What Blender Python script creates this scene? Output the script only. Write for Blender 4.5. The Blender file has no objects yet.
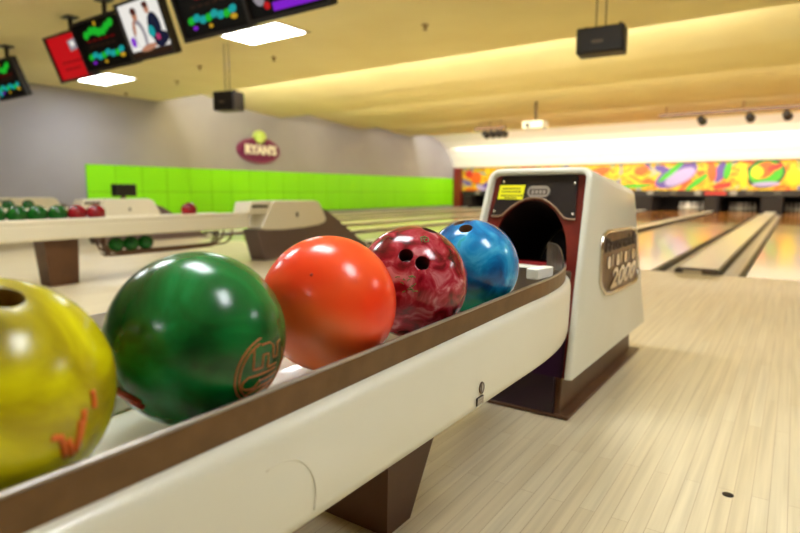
import bpy, bmesh, math, random
from mathutils import Vector, Matrix
random.seed(7)
C = bpy.context.scene.collection
H = 0.80                      # camera height above the approach floor
PI = math.pi

# ------------------------------------------------------------------ helpers
def lin(c):
    if isinstance(c, str):
        c = [int(c[i:i+2], 16)/255 for i in (0, 2, 4)]
    return tuple((v/12.92 if v <= .04045 else ((v+.055)/1.055)**2.4) for v in c) + (1.0,)

def mat(name, col, rough=.5, metal=0, coat=0, emit=None, strength=0, spec=.5):
    m = bpy.data.materials.new(name); m.use_nodes = True
    b = m.node_tree.nodes['Principled BSDF']
    b.inputs['Base Color'].default_value = lin(col)
    b.inputs['Roughness'].default_value = rough
    b.inputs['Metallic'].default_value = metal
    b.inputs['Coat Weight'].default_value = coat
    b.inputs['Coat Roughness'].default_value = .04
    b.inputs['Specular IOR Level'].default_value = spec
    if emit:
        b.inputs['Emission Color'].default_value = lin(emit)
        b.inputs['Emission Strength'].default_value = strength
    return m

def N(m, t, **kw):
    n = m.node_tree.nodes.new(t)
    for k, v in kw.items(): setattr(n, k, v)
    return n
def LK(m, a, b): m.node_tree.links.new(a, b)

def ramp(m, stops, interp='LINEAR'):
    r = N(m, 'ShaderNodeValToRGB'); cr = r.color_ramp; cr.interpolation = interp
    while len(cr.elements) < len(stops): cr.elements.new(.5)
    for e, (p, c) in zip(cr.elements, stops):
        e.position = p; e.color = lin(c)
    return r

def mottled(name, c1, c2, scale=4, rough=.5, detail=4, coat=0, lo=.35, hi=.65, metal=0):
    """two-tone noise material (wear, mottling)"""
    m = mat(name, c1, rough, metal, coat)
    tc = N(m, 'ShaderNodeTexCoord'); n = N(m, 'ShaderNodeTexNoise')
    n.inputs['Scale'].default_value = scale; n.inputs['Detail'].default_value = detail
    LK(m, tc.outputs['Object'], n.inputs['Vector'])
    r = ramp(m, [(lo, c1), (hi, c2)]); LK(m, n.outputs['Fac'], r.inputs['Fac'])
    LK(m, r.outputs['Color'], m.node_tree.nodes['Principled BSDF'].inputs['Base Color'])
    return m

def wood(name, c1, c2, mortar, row, length, rough, streak=.25, mort=.0011, coat=0.0, spec=.5):
    """boards running along Y, by world position"""
    m = mat(name, c1, rough, coat=coat, spec=spec)
    b = m.node_tree.nodes['Principled BSDF']
    g = N(m, 'ShaderNodeNewGeometry'); s = N(m, 'ShaderNodeSeparateXYZ'); c = N(m, 'ShaderNodeCombineXYZ')
    LK(m, g.outputs['Position'], s.inputs[0]); LK(m, s.outputs['Y'], c.inputs['X']); LK(m, s.outputs['X'], c.inputs['Y'])
    br = N(m, 'ShaderNodeTexBrick'); br.offset = .37; br.offset_frequency = 2
    br.inputs['Scale'].default_value = 1; br.inputs['Brick Width'].default_value = length
    br.inputs['Row Height'].default_value = row; br.inputs['Mortar Size'].default_value = mort
    br.inputs['Mortar Smooth'].default_value = .3; br.inputs['Bias'].default_value = 0
    br.inputs['Color1'].default_value = lin(c1); br.inputs['Color2'].default_value = lin(c2)
    br.inputs['Mortar'].default_value = lin(mortar)
    LK(m, c.outputs[0], br.inputs['Vector'])
    mp = N(m, 'ShaderNodeMapping'); mp.inputs['Scale'].default_value = (1.5, 45, 1); LK(m, c.outputs[0], mp.inputs['Vector'])
    no = N(m, 'ShaderNodeTexNoise'); no.inputs['Scale'].default_value = 1.0; no.inputs['Detail'].default_value = 5
    LK(m, mp.outputs[0], no.inputs['Vector'])
    r = ramp(m, [(.3, (1-streak, 1-streak*1.1, 1-streak*1.3)), (.65, (1, 1, 1))]); LK(m, no.outputs['Fac'], r.inputs['Fac'])
    mx = N(m, 'ShaderNodeMix', data_type='RGBA', blend_type='MULTIPLY'); mx.inputs['Factor'].default_value = 1
    LK(m, br.outputs['Color'], mx.inputs['A']); LK(m, r.outputs['Color'], mx.inputs['B'])
    LK(m, mx.outputs['Result'], b.inputs['Base Color'])
    return m

class MB:
    """collects shapes, in world coordinates, into ONE mesh"""
    def __init__(s): s.v = []; s.f = []; s.mi = []; s.sm = []
    def add(s, verts, faces, mi=0, smooth=False):
        o = len(s.v); s.v += [tuple(v) for v in verts]
        for f in faces: s.f.append([i+o for i in f]); s.mi.append(mi); s.sm.append(smooth)
        return s
    def bm(s, b, mi=0, smooth=False):
        b.verts.index_update()
        s.add([v.co.copy() for v in b.verts], [[v.index for v in f.verts] for f in b.faces], mi, smooth); b.free(); return s
    def box(s, lo, hi, mi=0, bev=0, rot=None, smooth=False):
        b = bmesh.new(); bmesh.ops.create_cube(b, size=1)
        lo = Vector(lo); hi = Vector(hi); c = (lo+hi)/2; d = hi-lo
        for v in b.verts: v.co = Vector((v.co.x*d.x, v.co.y*d.y, v.co.z*d.z))
        if bev: bmesh.ops.bevel(b, geom=b.edges[:], offset=bev, segments=3, profile=.5, affect='EDGES')
        for v in b.verts:
            if rot: v.co = rot @ v.co
            v.co += c
        return s.bm(b, mi, smooth)
    def prism(s, pts, axis, a, c, mi=0, bev=0, smooth=False):
        """2D outline extruded along axis from a to c; outline coords are the two other axes in order"""
        def P(p, t): return {'x': (t, p[0], p[1]), 'y': (p[0], t, p[1]), 'z': (p[0], p[1], t)}[axis]
        b = bmesh.new(); v0 = [b.verts.new(P(p, a)) for p in pts]; v1 = [b.verts.new(P(p, c)) for p in pts]
        n = len(pts); b.faces.new(v0); b.faces.new(v1[::-1])
        for i in range(n): b.faces.new((v0[i], v1[i], v1[(i+1) % n], v0[(i+1) % n]))
        bmesh.ops.recalc_face_normals(b, faces=b.faces[:])
        if bev: bmesh.ops.bevel(b, geom=b.edges[:], offset=bev, segments=3, profile=.5, affect='EDGES')
        return s.bm(b, mi, smooth)
    def grid(s, rings, closed=False, mi=0, smooth=True, cap=False):
        """loft through rings of equal length"""
        n = len(rings[0]); vs = [p for r in rings for p in r]; fs = []
        for i in range(len(rings)-1):
            for j in range(n if closed else n-1):
                k = (j+1) % n
                fs.append((i*n+j, i*n+k, (i+1)*n+k, (i+1)*n+j))
        if cap: fs += [tuple(range(n))[::-1], tuple((len(rings)-1)*n+i for i in range(n))]
        return s.add(vs, fs, mi, smooth)
    def tube(s, path, r, mi=0, seg=10, cap=True, closed=False):
        P = [Vector(p) for p in path]; rings = []; up = None; n = len(P)
        for i, p in enumerate(P):
            if closed: t = (P[(i+1) % n]-P[i-1]).normalized()
            else: t = (P[min(i+1, n-1)]-P[max(i-1, 0)]).normalized()
            if up is None: up = t.orthogonal().normalized()
            up = (up - t*up.dot(t)).normalized(); w = t.cross(up)
            rr = r[i] if isinstance(r, (list, tuple)) else r
            rings.append([p + up*math.cos(2*PI*k/seg)*rr + w*math.sin(2*PI*k/seg)*rr for k in range(seg)])
        if closed: rings.append(rings[0]); cap = False
        return s.grid(rings, True, mi, True, cap)
    def lathe(s, prof, c, mi=0, seg=24, axis='z', smooth=True):
        rings = []
        for r, h in prof:
            ring = []
            for k in range(seg):
                a = 2*PI*k/seg; x, y = r*math.cos(a), r*math.sin(a)
                ring.append(Vector(c) + Vector({'z': (x, y, h), 'y': (x, h, y), 'x': (h, x, y)}[axis]))
            rings.append(ring)
        return s.grid(rings, True, mi, smooth, True)
    def sphere(s, c, r, mi=0, u=32, v=20):
        b = bmesh.new(); bmesh.ops.create_uvsphere(b, u_segments=u, v_segments=v, radius=r)
        for q in b.verts: q.co += Vector(c)
        return s.bm(b, mi, True)
    def shape2d(s, outlines, fn, mi=0, thick=.002, bevel=0):
        """filled 2D outlines (holes allowed) with thickness, mapped to the world by fn(x,y,z)"""
        cu = bpy.data.curves.new('tmp', 'CURVE'); cu.dimensions = '2D'; cu.fill_mode = 'BOTH'; cu.extrude = thick/2; cu.bevel_depth = bevel
        for o in outlines:
            sp = cu.splines.new('POLY'); sp.points.add(len(o)-1); sp.use_cyclic_u = True
            for q, p in zip(sp.points, o): q.co = (p[0], p[1], 0, 1)
        return s._curve(cu, fn, mi)
    def text(s, body, fn, size, mi=0, thick=.002, shear=0, bold=0, spacing=1.0, sx=1.0):
        cu = bpy.data.curves.new('tmp', 'FONT'); cu.body = body; cu.size = size; cu.extrude = thick/2; cu.offset = bold
        cu.align_x = 'CENTER'; cu.align_y = 'CENTER'; cu.shear = shear; cu.space_character = spacing; cu.resolution_u = 3
        return s._curve(cu, lambda x, y, z: fn(x*sx, y, z), mi)
    def _curve(s, cu, fn, mi):
        ob = bpy.data.objects.new('tmp', cu); C.objects.link(ob)
        me = bpy.data.meshes.new_from_object(ob.evaluated_get(bpy.context.evaluated_depsgraph_get()))
        s.add([fn(*v.co) for v in me.vertices], [list(p.vertices) for p in me.polygons], mi)
        bpy.data.objects.remove(ob); bpy.data.curves.remove(cu); bpy.data.meshes.remove(me); return s
    def build(s, name, mats, parent=None, origin=None, recalc=True):
        me = bpy.data.meshes.new(name)
        o = Vector((0, 0, 0)); p = parent
        if origin is not None: o = Vector(origin)
        q = parent
        while q: o = o + q.location; q = q.parent
        off = o if (parent or origin is not None) else Vector((0, 0, 0))
        me.from_pydata([Vector(v)-off for v in s.v], [], s.f)
        for m in (mats if isinstance(mats, (list, tuple)) else [mats]): me.materials.append(m)
        for pl, i, sm in zip(me.polygons, s.mi, s.sm): pl.material_index = i; pl.use_smooth = sm
        if recalc:
            b = bmesh.new(); b.from_mesh(me); bmesh.ops.recalc_face_normals(b, faces=b.faces[:]); b.to_mesh(me); b.free()
        me.update()
        ob = bpy.data.objects.new(name, me); C.objects.link(ob)
        if parent: ob.parent = parent
        elif origin is not None: ob.location = origin
        return ob

def tag(o, label, cat, group=None, kind=None):
    if label: o['label'] = label
    if cat: o['category'] = cat
    if group: o['group'] = group
    if kind: o['kind'] = kind
    return o
def thing(name, label, cat, loc, group=None):
    o = bpy.data.objects.new(name, None); C.objects.link(o); o.location = loc; o.empty_display_size = .1
    bpy.context.view_layer.update()
    return tag(o, label, cat, group)
def struct(o): o['kind'] = 'structure'; return o
def copy_tree(o, loc, label=None, group=None):
    def rec(src, par):
        c = src.copy(); C.objects.link(c)
        if par: c.parent = par
        for ch in src.children: rec(ch, c)
        return c
    r = rec(o, None); r.location = loc
    if label: r['label'] = label
    if group: r['group'] = group
    return r
def W(L, y, z): return Vector((-L, y, z+H))      # L = metres left of the camera, z = above camera height

# ------------------------------------------------------------------ materials
M = {}
M['cream'] = mottled('cream_enamel', 'E2E1D2', 'DCDAC9', 2.0, .3, coat=.25)
M['cream_far'] = mat('cream_plastic', 'E6DEC6', .4)
M['brown_rail'] = mottled('brown_anodised_rail', '614524', '6C4E2C', 30, .36, metal=.3)
M['lip'] = mat('rail_lip_steel', 'A9A29A', .3, .8)
M['dark_metal'] = mat('dark_grey_metal', '55483E', .35, .6)
M['chrome'] = mat('chrome', 'D8D2C8', .12, 1)
M['leg_brown'] = mottled('brown_leg_paint', '553216', '603C1E', 8, .42)
M['base_brown'] = mottled('brown_base_paint', '5A3C26', '664630', 10, .4)
M['plum_shade'] = mat('dark_plum_shade', '2A0E2C', .3)  # shade on the hood's low front, put into the colour
M['oxblood'] = mottled('oxblood_laminate', '6A150A', '78200F', 12, .4, coat=.0)
M['plate'] = mottled('dark_control_plate', '130806', '1B0D09', 10, .45)
M['bead'] = mat('tan_bead', 'A98A70', .3, .5)
M['black'] = mat('black_void', '060404', .8)
M['near_black'] = mat('dark_interior', '140A08', .6)  # near-black colour for the mouth liner and the bed below the lanes
M['red_ramp'] = mat('red_ramp_rubber', '8A1018', .4)
M['yellow_sticker'] = mat('yellow_sticker', 'F0EC0C', .5)
M['sticker_ink'] = mat('sticker_ink', '7E7A10', .6)
M['silver'] = mat('silver_badge', 'C8C2BC', .25, .6)
M['badge_ink'] = mat('badge_ink', '3B302C', .5)
M['badge_back'] = mottled('copper_badge_back', '4A2C1A', '6E4A32', 18, .3, metal=.3)
M['white_plastic'] = mat('white_plastic', 'F2EEE2', .4)
M['black_box'] = mat('black_cabinet', '1D1512', .55)
M['black_frame'] = mat('black_frame', '17110F', .4)
M['grey_wall'] = mottled('grey_wall_paint', 'A4A2AA', '9C9AA2', .6, .75)
M['lime'] = mat('lime_panel', '8CEE00', .45)
M['lime_gap'] = mat('lime_gap', '5FA60A', .7)
M['ceiling'] = mottled('cream_ceiling_paint', 'E8DCAA', 'E2D4A0', .8, .85)
M['back_wall'] = mat('tan_wall_paint', 'A98F68', .8)
M['pit'] = mat('dark_pit', '1C100C', .8)
M['floor'] = wood('maple_approach', 'ECDFBE', 'E5D5B0', 'CDB892', .040, .85, .3, .09, coat=.12)
M['lane'] = wood('pine_lane', 'C08444', 'B4783A', '885A2C', .03, 3.5, .12, .12, .0006, coat=.15)
# lanes: pale maple for the first boards, then orange pine
_l = M['lane']; _b = _l.node_tree.nodes['Principled BSDF']; _o = _b.inputs['Base Color'].links[0].from_socket
_g = N(_l, 'ShaderNodeNewGeometry'); _s = N(_l, 'ShaderNodeSeparateXYZ'); LK(_l, _g.outputs['Position'], _s.inputs[0])
_c = N(_l, 'ShaderNodeMath', operation='LESS_THAN'); LK(_l, _s.outputs['Y'], _c.inputs[0]); _c.inputs[1].default_value = 17.0
_x = N(_l, 'ShaderNodeMix', data_type='RGBA', blend_type='MIX'); LK(_l, _c.outputs[0], _x.inputs['Factor']); LK(_l, _o, _x.inputs['A']); _x.inputs['B'].default_value = lin('F0E4C6')
LK(_l, _x.outputs['Result'], _b.inputs['Base Color'])
M['gutter'] = mat('grey_gutter', 'E2DCCE', .3)
M['cap'] = mat('divider_cap', 'F2EEDF', .25)
M['edge_shade'] = mat('divider_edge_shade', '3A2A1E', .5)  # dark divider sides, and the shadow painted at the gutter edges
M['lamp'] = mat('troffer_diffuser', 'FFFFFF', .5, emit=(.965, .985, 1), strength=29)
M['lamp_frame'] = mat('troffer_frame', 'E8E0C8', .5)
M['pin'] = mat('pin_white', 'EFE8D8', .25, coat=.4)
M['pin_red'] = mat('pin_stripe', 'B01818', .3)

# ------------------------------------------------------------------ room
CX0, CX1 = -14.5, 7.5
YB = -6.0
fl = MB()
FY = 6.26
fl.box((CX0, YB, -.15), (CX1, FY, 0))
wide = [(.37, 1.15), (4.96, 5.74), (8.67, 9.45), (11.98, 12.76)]
for a, b in wide[1:]: fl.box((-b, FY, -.15), (-a, 6.84, 0))
struct(fl.build('floor', M['floor']))
lf = MB(); lf.box((CX0, FY, -.3), (CX1, 28.5, -.16)); struct(lf.build('trim_1', M['near_black']))
w = MB(); w.box((CX0-.2, YB, -.3), (CX0, 28.5, 4)); struct(w.build('wall_left', M['grey_wall']))
w = MB(); w.box((CX1, YB, -.3), (CX1+.2, 28.5, 4)); struct(w.build('wall_right', M['back_wall']))
w = MB(); w.box((CX0, YB-.2, -.3), (CX1, YB, 4)); struct(w.build('wall_back', M['back_wall']))
w = MB(); w.box((CX0, 28.3, -.3), (CX1, 28.5, 4)); struct(w.build('wall_front', M['pit']))
# stepped ceiling: flat hall part, four sloped panels with light coves, cove curving down to the mural
prof = [(YB, 2.45), (9.40, 2.45), (9.40, 2.53), (9.34, 2.53), (9.34, 2.96), (9.8, 2.94), (10.5, 2.87), (11.3, 2.745), (12.25, 2.60), (13.2, 2.515), (13.9, 2.475),
        (13.9, 2.53), (13.85, 2.53), (13.85, 2.80), (14.6, 2.765), (15.4, 2.70), (16.6, 2.60), (17.95, 2.515), (18.3, 2.505),
        (18.3, 2.55), (18.25, 2.55), (18.25, 2.72), (19.0, 2.67), (19.6, 2.62), (20.6, 2.54), (21.8, 2.495),
        (21.8, 2.54), (21.75, 2.54), (21.75, 2.69), (22.8, 2.66), (23.5, 2.62), (24.0, 2.54), (24.5, 2.40), (25.0, 2.14), (25.35, 1.85), (25.62, 1.52), (25.8, 1.22), (25.98, 1.22),
        (25.98, 3.2), (YB, 3.2)]
k0 = prof.index((23.5, 2.62)); k1 = prof.index((25.8, 1.22)); curve = prof[k0:k1+1]; prof = prof[:k0+1] + [(25.98, 2.62), (25.98, 3.2), (YB, 3.2)]
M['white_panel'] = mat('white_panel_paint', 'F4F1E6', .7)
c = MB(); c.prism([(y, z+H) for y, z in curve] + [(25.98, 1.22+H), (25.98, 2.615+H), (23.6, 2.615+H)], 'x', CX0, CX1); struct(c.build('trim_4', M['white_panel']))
c = MB(); c.prism([(y, z+H) for y, z in prof], 'x', CX0, CX1); struct(c.build('ceiling', M['ceiling']))

# lime panel cladding on the far side wall
cl = MB(); ys = [7.32]
while ys[-1] < 25.6: ys.append(ys[-1]+.735)
cl.box((CX0, 7.32, .12), (CX0+.02, 25.75, 1.485), 1)
for i in range(len(ys)-1):
    y1 = min(ys[i+1], 25.75)
    for z0, z1 in ((.12, .80), (.805, 1.485)):
        cl.box((CX0+.02, ys[i]+.006, z0+.004), (CX0+.035, y1-.006, z1-.004), 0, .003)
tag(cl.build('wall_cladding', [M['lime'], M['lime_gap']], origin=(CX0, 16, .12)), 'band of square lime green panels along the grey wall', 'wall panel')
p = MB(); p.box((CX0+.04, 25.74, 0), (CX0+.395, 26.2, 2.01), 0, .01)
tag(p.build('corner_post', M['oxblood'], origin=(CX0+.27, 25.95, 0)), 'dark brown post between the lime panels and the colourful mural', 'post')

# wall sign
sg = thing('wall_sign', 'purple oval sign with white lettering and lime bowling ball on grey wall', 'sign', (CX0, 12.86, 2.05))
M['sign_purple'] = mat('sign_purple', '6A1148', .4); M['sign_rim'] = mat('sign_rim', '8B3563', .4); M['sign_green'] = mottled('sign_lime', 'B6D84A', 'DCEB98', 3, .4)
def sgm(x, y, z): return Vector((CX0+.07+z, 12.86+x, 2.13+y))
def ell(a, b, n=40, cx=0, cy=0): return [(cx+a*math.cos(2*PI*k/n), cy+b*math.sin(2*PI*k/n)) for k in range(n)]
q = MB(); q.shape2d([ell(.86, .40)], sgm, 1, .12); q.shape2d([ell(.79, .34)], lambda x, y, z: sgm(x, y, z+.025), 0, .12)
q.build('sign_board', [M['sign_purple'], M['sign_rim']], sg)
q = MB(); q.text("RYAN'S", lambda x, y, z: sgm(x, y+.0, z+.10), .40, 0, .03, bold=.016, sx=1.0); q.build('lettering', M['white_plastic'], sg)
q = MB(); q.sphere(sgm(-.02, .42, .06), .22, 0, 24, 16); q.build('ball_emblem', M['sign_green'], sg)

# ------------------------------------------------------------------ lanes
narrow = [(2.50, 3.06), (7.0, 7.5), (10.5, 11.0), (13.5, 14.0)]
divs = sorted([(a, b, 1) for a, b in wide] + [(a, b, 0) for a, b in narrow])
edges = [-1.05]
def divider(a, b, isw, y0):
    near = ('lane divider with chrome nosed end beside the cream hood' if a < .5 else None)
    t = thing('lane_divider', '', 'lane divider', (-(a+b)/2, y0, 0), 'gutters and dividers between the lanes')
    g = (.20 if isw else .17)
    for s, lo in ((0, a), (1, b-g)):
        m = MB(); rings = []
        for yy in (y0, 25.86):
            rings.append([Vector((-(lo+g*(.5-.5*math.cos(PI*k/10))), yy, -.002-.075*math.sin(PI*k/10))) for k in range(11)])
        m.grid(rings); m.box((-(lo+g), y0-.004, -.12), (-lo, y0, -.03), 1)
        e = lo if s == 0 else lo+g
        m.box((-e-(.03 if s == 0 else .012), y0, -.12), (-e+(.012 if s == 0 else .03), 25.86, .003), 1)  # dark strip in place of the shadow along the gutter's outer edge
        ci = lo+g if s == 0 else lo
        m.box((-ci-.012, y0+.02, -.12), (-ci+.012, 25.86, .03), 1)
        m.build('gutter', [M['gutter'], M['edge_shade']], t, recalc=False)
    m = MB(); m.box((-(b-g)+.014, y0+.02, -.12), (-(a+g)-.014, 25.86, .05), 0, .012); m.build('divider_cap', M['cap'], t)
    m = MB(); m.box((-(b-g)+.006, y0-.03, -.02), (-(a+g)-.006, y0+.019, .055), 0, .014); m.box((-(b-g)+.07, y0-.034, -.005), (-(a+g)-.14, y0-.029, .035), 1)
    m.build('end_nosing', [M['dark_metal'], M['chrome']], t)
    return t
dlab = {.37: 'wide lane divider with chrome nosing just past the cream hood',
        2.50: 'narrow pale divider strip showing just behind the tall cream hood',
        4.96: 'wide lane divider starting behind the plain cream hood of the second rack',
        7.0: 'narrow divider strip between the second and third ball returns',
        8.67: 'wide lane divider starting behind the third ball return hood',
        10.5: 'narrow divider strip between the third and fourth ball returns',
        11.98: 'wide lane divider starting behind the fourth ball return hood',
        13.5: 'narrow divider strip along the foot of the lime panels'}
lo = -1.05; lanes = []
for a, b, isw in divs:
    y0 = 6.85 if (isw and a > 1) else FY+.004
    d = divider(a, b, isw, y0); d['label'] = dlab[a]
    lanes.append((lo, a)); lo = b
lanelab = ['polished pine lane at the frame edge, past the chrome nosed divider', 'polished pine lane between the cream hood and the chrome nosed divider',
           'pine lane with the brightly lit pins at its end', 'pine lane just behind the plain hood of the second rack',
           'pine lane beyond the second rack, fourth from the chrome nosed divider', 'pine lane in front of the third ball return hood',
           'pine lane beyond the third ball return hood', 'pine lane beside the fourth ball return hood', 'pine lane nearest the lime wall panels']
for i, (a, b) in enumerate(lanes):
    m = MB(); m.box((-b+.031, FY+.002, -.12), (-a-.031, 28.2, 0))
    tag(m.build('bowling_lane', M['lane'], origin=(-(a+b)/2, 16, 0)), lanelab[i], 'lane', 'bowling lanes')
m = MB(); m.box((1.05, FY+.002, -.12), (CX1, 28.2, 0)); struct(m.build('trim_2', M['lane']))

# kickbacks and pins
for i, (a, b, isw) in enumerate([(-1.9, -1.05, 1)] + divs):
    m = MB(); m.box((-b+.04, 25.87, -.1), (-a-.04, 28.2, .62), 0, .01)
    if i: tag(m.build('pin_deck_partition', M['pit'], origin=(-(a+b)/2, 25.7, 0)), 'dark pin deck partition ending the ' + dlab[a], 'partition', 'dark partitions between pin decks')
    else: struct(m.build('trim_3', M['pit']))
def pin_proto():
    t = thing('bowling_pin', 'white bowling pin standing at the end of the lane', 'bowling pin', (0, 0, 0))
    pr = [(0, 0), (.026, 0), (.033, .02), (.052, .08), (.0605, .115), (.055, .17), (.038, .22), (.025, .255), (.0235, .28), (.030, .32), (.0325, .342), (.027, .366), (.013, .379), (0, .381)]
    m = MB(); m.lathe(pr[1:-1], (0, 0, 0), 0, 14); m.build('body', M['pin'], t)
    m = MB(); m.lathe([(.0262, .255), (.0262, .266)], (0, 0, 0), 0, 14); m.lathe([(.025, .276), (.0255, .288)], (0, 0, 0), 0, 14); m.build('neck_stripes', M['pin_red'], t)
    return t
proto = pin_proto(); first = True
plab = ['white bowling pin in the dim rack of the lane at the frame edge', 'white bowling pin in the dim rack between the hood and the chrome nosed divider',
        'white bowling pin in the brightly lit rack under the mural', 'white bowling pin in the dim rack of the lane behind the second hood']
for li in range(4):
    a, b = lanes[li]; cx = -(a+b)/2 if li else .15
    if li == 2: cx = -3.75
    for r in range(4):
        for k in range(r+1):
            loc = (cx+(k-r/2)*.29, 27.0+r*.25, .001)
            if first: proto.location = loc; proto['label'] = plab[li]; proto['group'] = 'pins lane 0'; first = False
            else: copy_tree(proto, loc, plab[li], 'pins lane %d' % li)
for o in C.objects:
    if 'bowling_pin' in o.name: o['group'] = {'0': 'pins at the frame edge lane', '1': 'pins beside the chrome nosed divider', '2': 'brightly lit pins', '3': 'pins behind the second hood'}[o['group'][-1]]

# mural masking unit
mu = thing('masking_mural', 'bright abstract mural of yellow, orange, purple and green above the pins', 'mural', (-5, 26.0, .65))
mm = mat('mural_paint', 'E8C020', .45)
b = mm.node_tree.nodes['Principled BSDF']
tc = N(mm, 'ShaderNodeNewGeometry'); mp = N(mm, 'ShaderNodeMapping'); mp.inputs['Scale'].default_value = (1.15, 1, 1.6); LK(mm, tc.outputs['Position'], mp.inputs['Vector'])
n1 = N(mm, 'ShaderNodeTexNoise'); n1.inputs['Scale'].default_value = 1.0; n1.inputs['Detail'].default_value = 1.5; n1.inputs['Distortion'].default_value = 1.6; LK(mm, mp.outputs[0], n1.inputs['Vector'])
r = ramp(mm, [(0, 'A83410'), (.34, 'D8620E'), (.40, 'E8B408'), (.475, 'E8C408'), (.495, '7A6414'), (.52, 'DC7014'), (.555, 'E8C008'), (.585, '52A018'), (.62, 'C0B08C'), (.67, '5A4690')])
LK(mm, n1.outputs['Fac'], r.inputs['Fac']); LK(mm, r.outputs['Color'], b.inputs['Base Color'])
M['mu_purple'] = mat('mural_purple', '5C4496', .45); M['mu_lav'] = mat('mural_lavender', 'A898C8', .45); M['mu_green'] = mat('mural_green', '3FA814', .45)
M['mu_dk'] = mat('mural_dark', '2E3424', .45); M['mu_or'] = mat('mural_orange', 'D85A12', .45); M['mu_red'] = mat('mural_red', 'BE2C1C', .45); M['mu_ye'] = mat('mural_yellow', 'E4C008', .45)
q = MB(); q.box((-14.1, 26.0, .87), (CX1, 26.08, 2.02))
def mum(x, y, z): return Vector((x, 25.996-z, y))
def rot_ell(cx, cz, a, bb, ang, n=36):
    ca, sa = math.cos(ang), math.sin(ang)
    return [(cx+a*math.cos(2*PI*k/n)*ca-bb*math.sin(2*PI*k/n)*sa, cz+a*math.cos(2*PI*k/n)*sa+bb*math.sin(2*PI*k/n)*ca) for k in range(n)]
# x = -(L); frame right edge is x ~ 0
sh = [(-4.15, 1.46, .85, .40, .45, 2), (-4.0, 1.42, .62, .26, .5, 3), (-4.35, 1.62, .62, .11, .75, 4), (-3.35, 1.2, .55, .12, .7, 4), (-4.7, 1.75, .30, .14, -.3, 2),
      (-2.55, 1.58, .18, .42, -.25, 2), (-2.3, 1.62, .13, .36, -.15, 4), (-2.45, 1.05, .35, .13, .2, 7), (-2.85, 1.6, .16, .40, .1, 6),
      (-1.05, 1.5, .66, .56, .2, 5), (-1.03, 1.52, .56, .47, .2, 4), (-1.1, 1.62, .38, .28, .6, 6), (-1.3, 1.55, .20, .24, .1, 8), (-.75, 1.72, .25, .12, .4, 7), (-1.0, 1.1, .45, .09, .05, 3),
      (-.12, 1.35, .26, .34, 0, 8), (.35, 1.7, .3, .2, .4, 2), (.5, 1.2, .3, .12, .5, 4), (1.6, 1.5, .6, .3, .4, 2), (2.6, 1.4, .5, .4, 0, 4), (-1.75, 1.4, .14, .5, .1, 8),
      (-6.6, 1.12, .45, .14, -.35, 2), (-5.9, 1.05, .9, .08, .05, 4), (-5.5, 1.7, .3, .2, .3, 6), (-7.2, 1.7, .4, .2, .2, 6), (-8.5, 1.5, .5, .3, .3, 4),
      (-10.5, 1.5, .6, .3, .5, 2), (-12.0, 1.45, .45, .35, .4, 8), (-12.6, 1.15, .55, .16, .3, 2), (-13.3, 1.5, .3, .3, 0, 6), (-13.0, 1.0, .3, .12, -.4, 3), (-13.7, 1.7, .2, .2, 0, 7)]
for i, (x, z, a, bb, an, mi) in enumerate(sh):
    q.shape2d([[(px, min(2.015, max(.875, pz))) for px, pz in rot_ell(x, z, a, bb, an)]], lambda x, y, z, i=i: mum(x, y, z+.0008*(i+1)), mi-1, .002)
q.build('mural_board', [mm, M['mu_purple'], M['mu_lav'], M['mu_green'], M['mu_dk'], M['mu_or'], M['mu_red'], M['mu_ye']], mu)
q = MB(); q.box((-14.1, 25.97, .64), (CX1, 26.08, .87), 0)
for x in [-13.2+.9*i for i in range(19)]:
    k = int(x*10) % 3
    q.box((x-.12, 25.955, .70), (x+.12, 25.972, .83), 1 if k == 0 else 2)
for x in (-3.3, -2.05): q.box((x-.12, 25.95, .68), (x+.12, 25.975, .85), 1)
q.box((-3.05, 25.95, .69), (-2.3, 25.974, .82), 3)
M['strip_pale'] = mat('strip_pale', '8E8880', .5); M['strip_grey'] = mat('strip_grey', '4A423C', .5)
q.build('number_strip', [M['black_box'], M['strip_pale'], M['strip_grey'], M['mu_red']], mu)

# ------------------------------------------------------------------ near ball rack
rk = thing('ball_rack', 'long cream ball rack with brown rail holding the five big balls', 'ball rack', (-.8, .8, 0))
LC, HW, YE = .80, .312, 1.25
def zlift(y): return .018*max(0, min(1, (y-.3)/.95))
def tz(y): return -.2969+.0163*(y-.2)+.0   # track floor height
def upath(n=40, near_only=None, y0=-.75):
    """plan outline: near side forward, round end, far side back: (L, y, nx, ny) outward normal"""
    P = []
    for k in range(12): P.append((LC-HW, y0+(YE-y0)*k/12))
    for k in range(n+1):
        a = PI*k/n
        ex = .92
        cs, sn = math.cos(a), math.sin(a)
        P.append((LC-HW*math.copysign(abs(cs)**ex, cs), YE+.655*abs(sn)**ex))
    for k in range(1, 13): P.append((LC+HW, YE-(YE-y0)*k/12))
    out = []
    for i, p in enumerate(P):
        a = P[max(i-1, 0)]; c = P[min(i+1, len(P)-1)]
        t = Vector((c[0]-a[0], c[1]-a[1])).normalized()
        out.append((p[0], p[1], -t.y, t.x))      # outward (left of travel in L,y)
    return out
def sweep(mb, path, prof, mi=0, smooth=True, closed=True):
    rings = [[W(L+nx*o, y+ny*o, z(y) if callable(z) else z) for o, z in prof] for L, y, nx, ny in path]
    mb.grid(rings, closed, mi, smooth, cap=closed)
UP = upath()
zt = lambda d: (lambda y: -.2715+d+zlift(y))
q = MB(); sweep(q, UP, [(-.03, zt(0)), (-.0015, zt(0)), (.003, zt(-.001)), (.008, zt(-.0045)), (.0115, zt(-.010)), (.0135, zt(-.018)), (.014, zt(-.028)), (.0135, -.34), (.011, -.402), (.007, -.416), (-.003, -.425), (-.03, -.427)])
q.build('side_shell', M['cream'], rk)
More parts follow.
